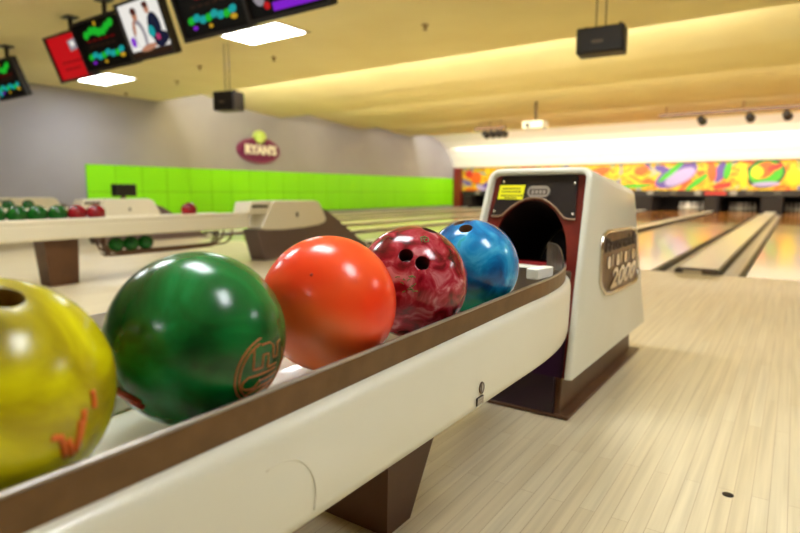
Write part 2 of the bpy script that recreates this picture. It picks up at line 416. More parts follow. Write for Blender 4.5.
# rail: near strip, gap at the mouth, far strip
def rail(path, name):
    q = MB(); hi = .029; sweep(q, path, [(-.006, zt(-.015)), (-.006, zt(.036)), (-.0015, zt(.036)), (-.0015, zt(-.001)), (-.0015, zt(-.015))], 0, False)
    sweep(q, path, [(-.0065, zt(.036)), (-.007, zt(.038)), (-.0055, zt(.0405)), (-.002, zt(.0405)), (-.0005, zt(.038)), (-.001, zt(.036))], 1, True)
    return q.build(name, [M['brown_rail'], M['lip']], rk)
rail([p for p in UP if p[0] < LC and not (p[0] > .672)], 'rail')
q = MB(); sweep(q, [p for p in UP if p[0] > .93], [(-.008, zt(-.015)), (-.008, zt(.030)), (-.001, zt(.030)), (-.001, zt(-.015))], 0, False); q.build('far_rail', M['lip'], rk)
fp_ = [p for p in UP if .555 < p[0] < .69 and p[1] > 1.3]
q = MB(); rg = []
for i, (L, y, nx, ny) in enumerate(fp_):
    k = i/(len(fp_)-1); top = -.232+zlift(y)+.045*math.sin(PI*.5*min(1, k*1.5)); rg.append([W(L-nx*.010, y-ny*.010, -.285), W(L-nx*.010, y-ny*.010, top), W(L-nx*.006, y-ny*.006, top+.002), W(L-nx*.0085, y-ny*.0085, -.285)])
q.grid(rg, True, 0, False, True); q.build('end_flap', M['dark_metal'], rk)
q = MB(); inner = [(-(p[0]-p[2]*.012), p[1]-p[3]*.012) for p in UP]
q.prism(inner, 'z', -.012, 0); q.v = [(v[0], v[1], v[2]+H+tz(v[1])) for v in q.v]; q.build('track_floor', M['cream'], rk)
q = MB(); q.prism([(-(p[0]-p[2]*.02), p[1]-p[3]*.02) for p in UP], 'z', H-.426, H-.415); q.build('underside', M['leg_brown'], rk)
q = MB(); q.box((-.745, -.7, -.003), (-.725, 1.5, .024), 0, .006); q.v = [(v[0], v[1], v[2]+H+tz(v[1])) for v in q.v]; q.build('centre_ridge', M['cream'], rk)
q = MB(); q.box(W(.80, 1.32, -.281), W(.575, 1.80, -.250), 0, .006); q.build('dark_tray', M['dark_metal'], rk)
q = MB(); q.box((-.018, -.042, -.014), (.018, .042, .014), 0, .004, rot=Matrix.Rotation(math.radians(-8), 3, 'Z'))
q.v = [Vector(v)+W(.552, 1.46, -.214) for v in q.v]; q.build('white_end_block', M['white_plastic'], rk)
# leg (tapers to the floor) with foot
q = MB()
rings = []
for z, y0, y1, l0, l1 in ((-.799, 1.0, 1.098, .728, 1.09), (-.62, 1.0, 1.205, .724, 1.09), (-.425, 1.0, 1.32, .72, 1.09)):
    rings.append([W(l0, y0, z), W(l0, y1, z), W(l1, y1, z), W(l1, y0, z)])
q.grid(rings, True, 0, False, True); q.build('leg', M['leg_brown'], rk)
q = MB(); ringsb = []
for z, y0, y1, l0, l1 in ((-.799, -.55, -.43, .728, 1.02), (-.425, -.65, -.25, .72, 1.04)):
    ringsb.append([W(l0, y0, z), W(l0, y1, z), W(l1, y1, z), W(l1, y0, z)])
q.grid(ringsb, True, 0, False, True); q.build('leg', M['leg_brown'], rk)
# little emblem and plate on the shell
ex, ey, ez = .4745, .966, -.376
q = MB(); q.tube([W(ex, ey+.0085*math.sin(a), ez+.0105*math.cos(a)) for a in [2*PI*k/24 for k in range(24)]], .0018, 0, 6, closed=True)
q.prism([(ey+.007*math.sin(2*PI*k/20), H+ez+.0085*math.cos(2*PI*k/20)) for k in range(20)], 'x', -ex-.0012, -ex+.0008, 1)
q.box(W(ex+.0008, ey-.0045, ez-.007), W(ex-.0015, ey-.001, ez+.007), 0); q.build('oval_emblem', [M['dark_metal'], M['silver']], rk)
ez = -.400; ey = .960
q = MB(); q.box(W(ex+.002, ey-.014, ez-.008), W(ex-.0008, ey+.014, ez+.008), 0, .0008); q.box(W(ex, ey-.012, ez-.006), W(ex-.0014, ey+.012, ez+.006), 1)
for z in (ez-.0025, ez+.0025): q.box(W(ex, ey-.009, z-.001), W(ex-.0018, ey+.009, z+.001), 0)
q.build('maker_plate', [M['badge_ink'], M['silver']], rk)
M['scuff'] = mat('scuff_line', 'CFCBB8', .4)
q = MB(); q.tube([W(.4742, .435+.064*math.cos(a), -.378+.064*math.sin(a)) for a in [math.radians(-20+125*k/30) for k in range(31)]], .0007, 0, 6); q.build('round_scuff', M['scuff'], rk)

# ------------------------------------------------------------------ near hood
hd = thing('ball_return_hood', 'tall cream ball return hood with oxblood front and arched black mouth', 'ball return', (-.8, 2.45, 0))
FH = .748
def fm(s, t, d=0):   # face coords: s right of centre, t up the sloping face, d behind it
    return Vector((-.8+s, 1.874+.166*t/FH+d, H-.638+.729*t/FH - d*.162/.713))
def outline(hw, h, r, ins, n=8, bot=0):
    hw -= ins; h -= ins; rr = max(.004, r-ins)
    P = [(-hw-.0, bot)]
    for k in range(1, 4): P.append((-hw, bot+(h-rr-bot)*k/4))
    for k in range(n+1):
        a = PI-PI/2*k/n; P.append((-hw+rr+rr*math.cos(a), h-rr+rr*math.sin(a)))
    for k in range(n+1):
        a = PI/2-PI/2*k/n; P.append((hw-rr+rr*math.cos(a), h-rr+rr*math.sin(a)))
    for k in range(3, -1, -1): P.append((hw, bot+(h-rr-bot)*k/4))
    return [((x*(.186+.115*(FH-t))/.2 if x < 0 else x*1.06), t) for x, t in P]     # the far flank flares towards the floor
def backm(s, t): return Vector((-.8+s, 3.056-.385*t/FH, H-.649+.668*t/FH))
o0 = outline(.2, FH, .045, 0)
q = MB()
rings = [[fm(s, t, .06) for s, t in outline(.2, FH, .045, .024)], [fm(s, t, .003) for s, t in outline(.2, FH, .045, .022)], [fm(s, t, 0) for s, t in outline(.2, FH, .045, .019)],
         [fm(s, t, 0) for s, t in outline(.2, FH, .045, .010)], [fm(s, t, .003) for s, t in outline(.2, FH, .045, .004)], [fm(s, t, .012) for s, t in o0]]
A = [fm(s, t, .012) for s, t in o0]; B = [backm(s, t) for s, t in o0]
for k in (.3, .6, .97): rings.append([a.lerp(bq, k) for a, bq in zip(A, B)])
rings.append([backm(s, t) for s, t in outline(.2, FH, .045, .008)])
q.grid(rings); q.add(rings[-1], [tuple(range(len(rings[-1])))]); 
q.build('shell', M['cream'], hd)
q = MB(); q.shape2d([[(-.17, .0), (.172, .0), (.172, .20), (-.17, .20)]], lambda x, y, z: fm(x, y, .026-z), 0, .004); q.build('lower_dark_plate', M['plum_shade'], hd)  # added plate carrying the dark plum tone of the lower front
mouth = [(-.008+.150*math.cos(a), .415+.216*math.sin(a)) for a in [PI*k/28 for k in range(29)]] + [(-.158, .30), (-.158, .21), (.142, .21), (.142, .30)]
q = MB(); q.shape2d([outline(.2, FH, .045, .021, bot=.0), mouth], lambda x, y, z: fm(x, y, .035-z), 0, .012); q.build('front_panel', M['oxblood'], hd)
arch = [(-.166, .568), (-.135, .567), (-.121, .572), (-.105, .588), (-.085, .607), (-.06, .624), (-.03, .636), (0, .640), (.03, .636), (.06, .622), (.085, .603), (.103, .583), (.118, .568), (.135, .563), (.158, .563)]
q = MB(); q.shape2d([arch + [(.154, .715), (.148, .722), (-.132, .722), (-.139, .716)]], lambda x, y, z: fm(x, y, .024-z), 0, .006); pl = q.build('control_plate', M['plate'], hd)
q = MB(); q.tube([fm(s, t-.002, .022) for s, t in arch], .0038, 0, 8); q.build('bead_trim', M['bead'], hd)
for s, t in ((-.155, .583), (.150, .579), (.146, .690), (-.128, .698)):
    q = MB(); c0 = fm(s, t, .0205); q.sphere(c0, .0055, 0, 12, 8); q.build('screw', M['chrome'], hd)
q = MB(); st = [(-.143, .686), (-.040, .686), (-.046, .630), (-.148, .631)]
q.shape2d([st], lambda x, y, z: fm(x, y, .0195-z), 0, .001)
def stf(cx, cy): return lambda x, y, z: fm(cx+x, cy+y, .0186-z)
for k, (t, wd) in enumerate(((.672, .072), (.660, .080), (.645, .084), (.636, .05))):
    x = -.094-wd/2+random.random()*.003
    while x < -.094+wd/2:
        l = .004+.007*random.random(); q.shape2d([[(x, t-.0028), (x+l, t-.0028), (x+l, t+.0028), (x, t+.0028)]], stf(0, 0), 1, .0006); x += l+.003
q.build('yellow_sticker', [M['yellow_sticker'], M['sticker_ink']], hd)
def rrect(cx, cy, w_, h_, r_, n=6):
    P = []
    for qx, qy, a0 in ((1, 1, 0), (-1, 1, 90), (-1, -1, 180), (1, -1, 270)):
        for k in range(n+1):
            a = math.radians(a0+90*k/n); P.append((cx+qx*(w_/2-r_)+r_*math.cos(a), cy+qy*(h_/2-r_)+r_*math.sin(a)))
    return P
q = MB(); q.shape2d([rrect(.015, .660, .086, .043, .020)], lambda x, y, z: fm(x, y, .018-z), 0, .006)
q.shape2d([rrect(.015, .659, .070, .022, .006)], lambda x, y, z: fm(x, y, .0145-z), 1, .001)
for k in range(4): q.shape2d([rrect(-.006+k*.0145, .658, .0105, .014, .003)], lambda x, y, z: fm(x, y, .0138-z), 0, .001)
q.build('silver_badge', [M['silver'], M['badge_ink']], hd)
# mouth liner
q = MB(); q.grid([[fm(s*1.01, t*1.0, .03) for s, t in mouth+mouth[:1]], [fm(s*1.01, t, .55) for s, t in mouth+mouth[:1]]])
q.add([fm(s, t, .55) for s, t in mouth], [tuple(range(len(mouth)))]); q.build('mouth_liner', M['near_black'], hd)
q = MB(); q.add([fm(-.14, .40, .04), fm(.14, .40, .04), fm(.14, .45, .4), fm(-.14, .45, .4), fm(-.14, .37, .04), fm(.14, .37, .04), fm(.14, .42, .4), fm(-.14, .42, .4)], [(0, 1, 2, 3), (4, 7, 6, 5), (0, 4, 5, 1), (3, 2, 6, 7), (0, 3, 7, 4), (1, 5, 6, 2)])
q.build('exit_ramp', M['red_ramp'], hd)
# base and floor tray
q = MB(); q.prism([(1.925, .004), (2.975, .004), (2.93, .20), (1.96, .20)], 'x', -.95, -.642, 0, .006)
bs = q.build('base', M['base_brown'], hd)
q = MB(); q.box((-.94, 1.9185, .006), (-.66, 1.932, .185), 0); q.build('base_front_shade', M['plum_shade'], bs)  # plum sheet: shade on the brown base's front put into colour
q = MB(); q.box((-.99, 1.912, .001), (-.604, 3.02, .014), 0, .005); q.build('floor_tray', M['base_brown'], hd)
q = MB(); q.lathe([(.004, -.014), (.008, -.010), (.008, .002), (.0055, .005), (.0055, .012)], (-.634, 1.915, .168), 0, 12); q.build('hinge_bolt', M['chrome'], hd)
# side badge
def sbm(x, y, z): return Vector((-.588+z, x, H+y))
q = MB(); fr = [(2.19, -.36), (2.165, -.33), (2.165, -.19), (2.185, -.163), (2.24, -.150), (2.60, -.155), (2.69, -.165), (2.735, -.19), (2.79, -.37), (2.785, -.395), (2.73, -.408), (2.33, -.402), (2.25, -.392)]
fr2 = []
n = len(fr)
for i in range(n):      # round the outline
    a, bq, c_ = Vector(fr[i-1]), Vector(fr[i]), Vector(fr[(i+1) % n])
    for t in (.3, .5, .7): 
        p0 = a.lerp(bq, .5).lerp(bq, t) if t < .5 else bq
        p1 = bq if t <= .5 else bq.lerp(c_, .5*(t-.5)*2)
        fr2.append(p0.lerp(p1, .5))
cen = sum(fr2, Vector((0, 0)))/len(fr2)
q.tube([sbm(p.x, p.y, .004) for p in fr2], .008, 0, 8, closed=True)
sb = q.build('badge_frame', M['chrome'], hd)
q = MB(); q.shape2d([[(p.x, p.y) for p in fr2]], lambda x, y, z: sbm(x, y, z+.002), 0, .004); q.build('badge_plate', M['badge_back'], sb)
q = MB()
q.text('Brunswick', lambda x, y, z: sbm(2.455+x, -.205+y, z+.006), .075, 1, .004, shear=.15, bold=.001, sx=1.55)
q.text('2000', lambda x, y, z: sbm(2.49+x, -.345+y, z+.007), .105, 0, .008, shear=.3, bold=.003, sx=1.9)
for k in range(4):
    x = 2.27+k*.13; q.shape2d([rrect(x, -.272, .035, .048, .012)], lambda x, y, z: sbm(x, y, z+.006), 0, .006)
    q.shape2d([rrect(x+.05, -.268, .012, .05, .005)], lambda x, y, z: sbm(x, y, z+.006), 0, .005)
q.build('badge_lettering', [M['chrome'], M['badge_ink']], sb)

# ------------------------------------------------------------------ big balls
def ball_mat(name, stops, scale, rough=.2, dist=1.0, detail=5, coat=.0, bump=0):
    m = mat(name, stops[0][1], rough, coat=coat, spec=.4)
    tc = N(m, 'ShaderNodeTexCoord'); n = N(m, 'ShaderNodeTexNoise')
    n.inputs['Scale'].default_value = scale; n.inputs['Detail'].default_value = detail; n.inputs['Distortion'].default_value = dist
    LK(m, tc.outputs['Object'], n.inputs['Vector'])
    r = ramp(m, stops); LK(m, n.outputs['Fac'], r.inputs['Fac'])
    LK(m, r.outputs['Color'], m.node_tree.nodes['Principled BSDF'].inputs['Base Color'])
    return m
BZ = {.2011: -.1855, .4290: -.1810, .6740: -.1765, .9140: -.1730, .1: 0, 1.1615: -.1700}   # the track climbs gently to the mouth
def big_ball(label, y, m, holes, hole_col, name='bowling_ball', Lb=.6035):
    cpos = W(Lb, y, BZ[y]); R = .108
    b = bmesh.new(); bmesh.ops.create_uvsphere(b, u_segments=128, v_segments=72, radius=R)
    me = bpy.data.meshes.new('ball'); b.to_mesh(me); b.free(); me.materials.append(m)
    hm = mat('ball_hole_'+hole_col, hole_col, .5); me.materials.append(hm)
    for p_ in me.polygons: p_.use_smooth = True
    ob = bpy.data.objects.new('tmpball', me); C.objects.link(ob)
    cut = []
    for d, r_ in holes:
        d = Vector(d).normalized(); bb = bmesh.new()
        bmesh.ops.create_cone(bb, cap_ends=True, segments=40, radius1=r_*.9, radius2=r_*1.06, depth=.08)
        Rm = d.to_track_quat('Z', 'Y').to_matrix().to_4x4(); bmesh.ops.transform(bb, matrix=Matrix.Translation(d*(R+.002)) @ Rm, verts=bb.verts)
        cm = bpy.data.meshes.new('cut'); bb.to_mesh(cm); bb.free(); cm.materials.append(m); cm.materials.append(hm)
        for p_ in cm.polygons: p_.material_index = 1
        co = bpy.data.objects.new('cut', cm); C.objects.link(co); cut.append(co)
        md = ob.modifiers.new('h', 'BOOLEAN'); md.operation = 'DIFFERENCE'; md.object = co; md.solver = 'EXACT'
    bpy.context.view_layer.update()
    res = bpy.data.meshes.new_from_object(ob.evaluated_get(bpy.context.evaluated_depsgraph_get()))
    for p_ in res.polygons:
        p_.use_smooth = p_.material_index == 0
    bpy.data.objects.remove(ob)
    for co in cut: bpy.data.objects.remove(co)
    res.name = name; o = bpy.data.objects.new(name, res); C.objects.link(o); o.location = cpos
    tag(o, label, 'bowling ball', 'big balls on the near rack')
    return o
def on_ball(o, c, pts, k_=1.0, up=(0, 0, 1)):
    """tube path on the ball: pts in the tangent plane of direction c"""
    c = Vector(c).normalized(); rt = Vector(up).cross(c).normalized(); u = c.cross(rt)
    return [o.location + (c*.108+rt*x*k_+u*y*k_).normalized()*.1083 for x, y in pts]
def dense(pts, n=6, closed=False):
    out = []; P = list(pts) + ([pts[0]] if closed else [])
    for a, b_ in zip(P[:-1], P[1:]):
        for k in range(n): out.append((a[0]+(b_[0]-a[0])*k/n, a[1]+(b_[1]-a[1])*k/n))
    out.append(P[-1]); return out

m = ball_mat('yellow_ball', [(.30, '746404'), (.45, 'AEA008'), (.58, 'D2CC08'), (.75, 'E6E22C')], 7, .22, 1.5)
yb = big_ball('olive yellow swirled bowling ball nearest the camera, with orange marks', .2011, m, [((.455, .03, .89), .0155), ((-.1, .35, .93), .0125)], '7A5A10')
M['orange_ink'] = mat('orange_ink', 'D8681A', .4); M['red_ink'] = mat('red_ink', 'B02A1E', .4)
q = MB()
for c_, pts in (((.948, .149, -.28), [(-.010, .012), (-.002, .010), (.004, -.012)]), ((.93, .26, -.26), [(.004, .016), (.002, -.014)]), ((.915, .33, -.22), [(0, .02), (-.004, -.012)]), ((.9, .432, .03), [(0, .006), (.001, -.01)]), ((.93, .23, -.33), [(-.004, .01), (.002, -.008)])):
    q.tube(on_ball(yb, c_, dense(pts)), .0028, 0, 8)
q.build('orange_marks', M['orange_ink'], yb)

m = ball_mat('green_ball', [(.28, '02200A'), (.42, '05461A'), (.55, '0A6E30'), (.68, '1C9A54'), (.8, '5A8A18')], 5, .2, 1.2)
gb = big_ball('dark green pearl bowling ball with an orange maze logo', .4290, m, [], '052010')
cc = Vector((.958, .13, -.245)).normalized(); LS = 1.2
q = MB(); lr = .0009
def arc(r_, a0, a1, n=30): return [(r_*math.cos(math.radians(a0+(a1-a0)*k/n)), r_*math.sin(math.radians(a0+(a1-a0)*k/n))) for k in range(n+1)]
for pts in (arc(.036, 100, 290), arc(.031, 105, 260), arc(.036, -60, 25), dense([(-.008, .030), (-.016, .026), (-.016, .004), (-.004, .004), (-.004, .017), (.004, .017), (.004, .002), (.020, .002)]), dense([(-.006, .028), (.006, .028), (.012, .024), (.012, .010), (.020, .010), (.020, .024), (.028, .026)]),
            dense([(.020, -.003), (-.020, -.003), (-.026, -.008), (-.026, -.014), (-.020, -.018), (-.010, -.018), (-.004, -.010), (.024, -.010)]), dense([(-.016, -.024), (.0, -.018), (.02, -.018)]), dense([(-.008, -.030), (.004, -.024), (.016, -.024)])):
    q.tube(on_ball(gb, cc, pts, LS), lr, 0, 6)
M['logo_ink'] = mat('logo_ink', 'B8602A', .4); q.build('maze_logo', M['logo_ink'], gb)
q = MB()
for c_, pts in (((.05, -.89, -.44), [(-.016, .008), (-.006, .005), (.006, .004), (.018, -.004)]), ((.07, -.885, -.46), [(-.010, .006), (.004, -.001), (.016, -.008)]), ((.02, -.90, -.43), [(-.012, .002), (.0, .001), (.012, .0)])):
    q.tube(on_ball(gb, c_, dense(pts)), .0040, 0, 8)
q.build('red_marks', M['red_ink'], gb)

m = ball_mat('orange_ball', [(.30, 'E01A0C'), (.45, 'F2401A'), (.58, 'FC6A34'), (.75, 'FF9A68')], 2.6, .22, .5, 3)
ob_ = big_ball('plain glossy orange bowling ball between the green and maroon balls', .6740, m, [], '801008')
q = MB(); q.sphere(ob_.location+Vector((.37, -.751, .547)).normalized()*.1072, .0026, 0, 10, 8); q.build('chip_mark', M['red_ink'], ob_)

m = ball_mat('maroon_ball', [(.30, '34040E'), (.42, '720A1A'), (.50, '98182C'), (.58, 'AE3A4A'), (.70, 'D08890')], 26, .16, 1.0, 9)
rb = big_ball('mottled maroon bowling ball with two finger holes facing the camera', .9140, m, [((.369, -.735, .57), .0135), ((.628, -.635, .45), .0135), ((.33, .06, .94), .0145)], '4A0810')
M['green_ink'] = mat('green_ink', '4E7A2A', .5)
q = MB()
q.tube(on_ball(rb, (.483, -.335, .81), dense([(-.008, -.006), (-.006, .006), (.002, .008), (.008, .003), (.005, -.006), (-.002, -.007), (-.003, .001), (.003, .002)])), .0012, 0, 6)
q.build('green_squiggle', M['green_ink'], rb)
random.seed(3); q = MB()
for k in range(16):
    a = Vector((.516+random.uniform(-.22, .16), -.853, .10+random.uniform(-.12, .16)))
    q.tube(on_ball(rb, a, dense([(random.uniform(-.005, 0), random.uniform(-.003, .003)), (0, 0), (random.uniform(0, .005), random.uniform(-.003, .003))], 3)), .0009, 0, 5)
q.build('green_flecks', M['green_ink'], rb)

m = ball_mat('blue_ball', [(.28, '033468'), (.42, '085C9C'), (.54, '1282C2'), (.64, '3FAADA'), (.74, '1C9A78')], 12, .15, 1.0, 7)
# lower cap of the ball is a green pour
nt = m.node_tree; bsdf = nt.nodes['Principled BSDF']; old = bsdf.inputs['Base Color'].links[0].from_socket
tc = N(m, 'ShaderNodeTexCoord'); sx = N(m, 'ShaderNodeSeparateXYZ'); LK(m, tc.outputs['Object'], sx.inputs[0])
n2 = N(m, 'ShaderNodeTexNoise'); n2.inputs['Scale'].default_value = 14; LK(m, tc.outputs['Object'], n2.inputs['Vector'])
ma = N(m, 'ShaderNodeMath', operation='MULTIPLY_ADD'); LK(m, n2.outputs['Fac'], ma.inputs[0]); ma.inputs[1].default_value = .07; LK(m, sx.outputs['Z'], ma.inputs[2])
mr = N(m, 'ShaderNodeMapRange'); mr.inputs['From Min'].default_value = -.005; mr.inputs['From Max'].default_value = -.035; LK(m, ma.outputs[0], mr.inputs['Value'])
mx = N(m, 'ShaderNodeMix', data_type='RGBA'); LK(m, mr.outputs[0], mx.inputs['Factor']); LK(m, old, mx.inputs['A']); mx.inputs['B'].default_value = lin('0C8060'); LK(m, mx.outputs['Result'], bsdf.inputs['Base Color'])
bb_ = big_ball('bright blue bowling ball closest to the hood mouth', 1.1615, m, [((.127, -.51, .85), .0150), ((-.14, -.30, .944), .0135)], '7A5A40')

# ------------------------------------------------------------------ distant racks and hoods
def far_rack(label, L0, ext, storage, leg=True):
    """L0 = near side face"""
    t = thing('ball_rack', label, 'ball rack', (-(L0+.3), 3.0, 0), 'ball racks across the hall')
    q = MB(); y0, y1 = ext; wd = .62
    q.box(W(L0+wd, y0, -.40), W(L0, y1, -.265), 0, .02)
    q.build('beam', M['cream_far'], t)
    for a, b, z in ((L0+.037, L0, -.222), (L0+wd, L0+wd-.04, -.24)):
        q = MB(); q.box(W(a, y0+.03, -.27), W(b, y1, z), 0, .012); q.build('rail', M['cream_far'], t)
    if leg:
        q = MB(); rings = []
        for z, a, b_, l0, l1 in ((-.799, 2.25, 2.49, L0+.12, L0+.29), (-.40, 2.22, 2.50, L0+.10, L0+.31)):
            rings.append([W(l0, a, z), W(l0, b_, z), W(l1, b_, z), W(l1, a, z)])
        q.grid(rings, True, 0, False, True); q.build('leg', M['leg_brown'], t)
    if storage:
        q = MB(); La, Lb = L0+.10, L0+.25
        for Lx in (La, Lb):
            q.tube([W(Lx, 2.72, -.398), W(Lx, 2.73, -.46), W(Lx, 2.76, -.53), W(Lx, 2.84, -.56), W(Lx, 3.4, -.565), W(Lx, 3.9, -.565), W(Lx, 4.06, -.555), W(Lx, 4.13, -.52), W(Lx, 4.16, -.46), W(Lx, 4.17, -.398)], .011, 0, 8)
        for Lx in (La+.05, Lb-.05):
            q.tube([W(Lx, 2.75, -.398), W(Lx, 2.76, -.5), W(Lx, 2.79, -.582), W(Lx, 2.9, -.585), W(Lx, 3.4, -.585), W(Lx, 3.93, -.58), W(Lx, 4.0, -.5), W(Lx, 4.02, -.398)], .011, 0, 8)
        for yy in (2.77, 3.9): q.tube([W(La, yy, -.565), W((La+Lb)/2, yy, -.585), W(Lb, yy, -.565)], .010, 0, 8)
        q.build('storage_cradle', M['leg_brown'], t)
    return t
def far_hood(label, L0):
    t = thing('ball_return_hood', label, 'ball return', (-(L0+.3), 5.3, 0), 'low ball return hoods across the hall')
    wd = .30; c0, c1 = -(L0+wd), -L0
    # cap: trapezoid with a curved lower edge
    q = MB(); q.prism([(4.50, H-.415), (4.66, H-.15), (4.71, H-.103), (5.42, H-.108), (5.50, H-.14), (5.62, H-.34), (5.60, H-.39), (5.48, H-.420), (5.22, H-.442), (4.86, H-.452), (4.56, H-.442)], 'x', c0, c1, 0, .018)
    q.build('cap', M['cream_far'], t)
    q = MB(); q.prism([(4.335, H-.25), (4.375, H-.112), (4.69, H-.105), (4.60, H-.25)], 'x', c0+.01, c1-.02, 0, .01); q.build('visor', M['cream_far'], t)
    q = MB(); q.prism([(4.375, H-.178), (4.395, H-.150), (4.63, H-.152), (4.615, H-.18)], 'x', c1-.021, c1-.012, 0); q.build('visor_slot', M['black_frame'], t)
    q = MB(); q.prism([(4.46, H-.44), (4.57, .002), (6.56, .002), (5.66, H-.24), (5.52, H-.20), (5.4, H-.38)], 'x', c0+.02, c1-.02, 0, .006); q.build('base', M['base_far'], t)
    q = MB(); q.prism([(5.08+.018*math.cos(2*PI*k/16), H-.275+.03*math.sin(2*PI*k/16)) for k in range(16)], 'x', c1-.001, c1+.005, 0); q.build('oval_emblem', M['dark_metal'], t)
    return t
M['base_far'] = mat('grey_brown_base', '63504A', .5)
r2 = far_rack('cream ball rack on a brown leg, with a storage cradle below', 5.05, (.2, 4.33), True)
r3 = far_rack('cream ball rack second across the hall, partly hidden behind the legged rack', 8.76, (1.5, 4.33), False)
r4 = far_rack('cream ball rack farthest across the hall, against the grey wall side', 12.07, (1.5, 4.33), False)
h2 = far_hood('low cream ball return hood on dark base, at the end of the legged rack', 5.05)
h3 = far_hood('low cream ball return hood directly below the dark box monitor', 8.76)
h4 = far_hood('low cream ball return hood in front of bare grey wall, at frame edge', 12.07)
RB = .078
sm = {'g': ball_mat('small_green_ball', [(.3, '06300E'), (.6, '1A6A1E'), (.8, '2E8A30')], 9, .15), 'r': ball_mat('small_red_ball', [(.3, '6A0A12'), (.6, 'A01C24'), (.8, 'B83840')], 9, .15)}
sh_ = mat('small_ball_hole', '100808', .6)
protos = {}
def small_ball(col, loc, label, group):
    if col not in protos:
        q = MB(); q.sphere(loc, RB, 0, 40, 24)
        for d in ((.45, -.45, .77), (.62, -.30, .72)):
            d = Vector(d).normalized(); b_ = bmesh.new(); bmesh.ops.create_cone(b_, cap_ends=True, segments=14, radius1=.010, radius2=.010, depth=.004)
            bmesh.ops.transform(b_, matrix=Matrix.Translation(Vector(loc)+d*(RB-.001)) @ d.to_track_quat('Z', 'Y').to_matrix().to_4x4(), verts=b_.verts); q.bm(b_, 1)
        protos[col] = q.build('bowling_ball', [sm[col], sh_], origin=loc)
        return tag(protos[col], label, 'bowling ball', group)
    c_ = protos[col].copy(); C.objects.link(c_); c_.location = loc; return tag(c_, label, 'bowling ball', group)
zb = -.265+RB
g2 = 'balls on the legged rack'
small_ball('r', W(5.17, 2.68, zb), 'small red bowling ball on the legged rack, nearest the hood below the monitor', g2)
small_ball('r', W(5.17, 2.515, zb), 'small red bowling ball touching the dark green ball on the legged rack', g2)
small_ball('g', W(5.17, 2.355, zb), 'small green bowling ball directly beside the pair of red balls', g2)
small_ball('g', W(5.17, 2.198, zb), 'second small green bowling ball from the pair of red balls', g2)
small_ball('g', W(5.17, 2.045, zb), 'third small green bowling ball from the pair of red balls', g2)
small_ball('g', W(5.17, 1.885, zb), 'small green bowling ball on the legged rack, cut by the frame edge', g2)
small_ball('r', W(5.17, 3.64, zb), 'lone small red bowling ball midway along the legged rack', g2)
g3 = 'balls in the storage cradle'
for i, yy in enumerate((2.875, 3.022, 3.170)):
    small_ball('g', W(5.225, yy, -.565+RB), ['green bowling ball in the storage cradle, closest to the brown leg', 'middle green bowling ball in the storage cradle', 'green bowling ball in the storage cradle, farthest from the brown leg'][i], g3).scale = (.94, .94, .94)
small_ball('g', W(8.90, 3.67, zb), 'dark green ball on the second rack, just in front of the farthest hood', 'balls on the second rack')
small_ball('g', W(8.90, 3.42, zb), 'dark green ball on the second rack, close to the frame edge', 'balls on the second rack')
mo = thing('monitor', 'dark brown box monitor on a post in front of the lime panels', 'monitor', (-10.2, 5.9, 0))
q = MB(); q.box(W(10.34, 5.66, -.075), W(10.14, 6.04, .145), 0, .015); q.build('cabinet', M['black_box'], mo)
q = MB(); q.box(W(10.141, 5.70, -.045), W(10.136, 6.00, .12), 0); q.build('screen', M['black_frame'], mo)
q = MB(); q.box(W(10.29, 5.8, -.799), W(10.22, 5.87, -.075), 0, .005); q.build('post', M['leg_brown'], mo)

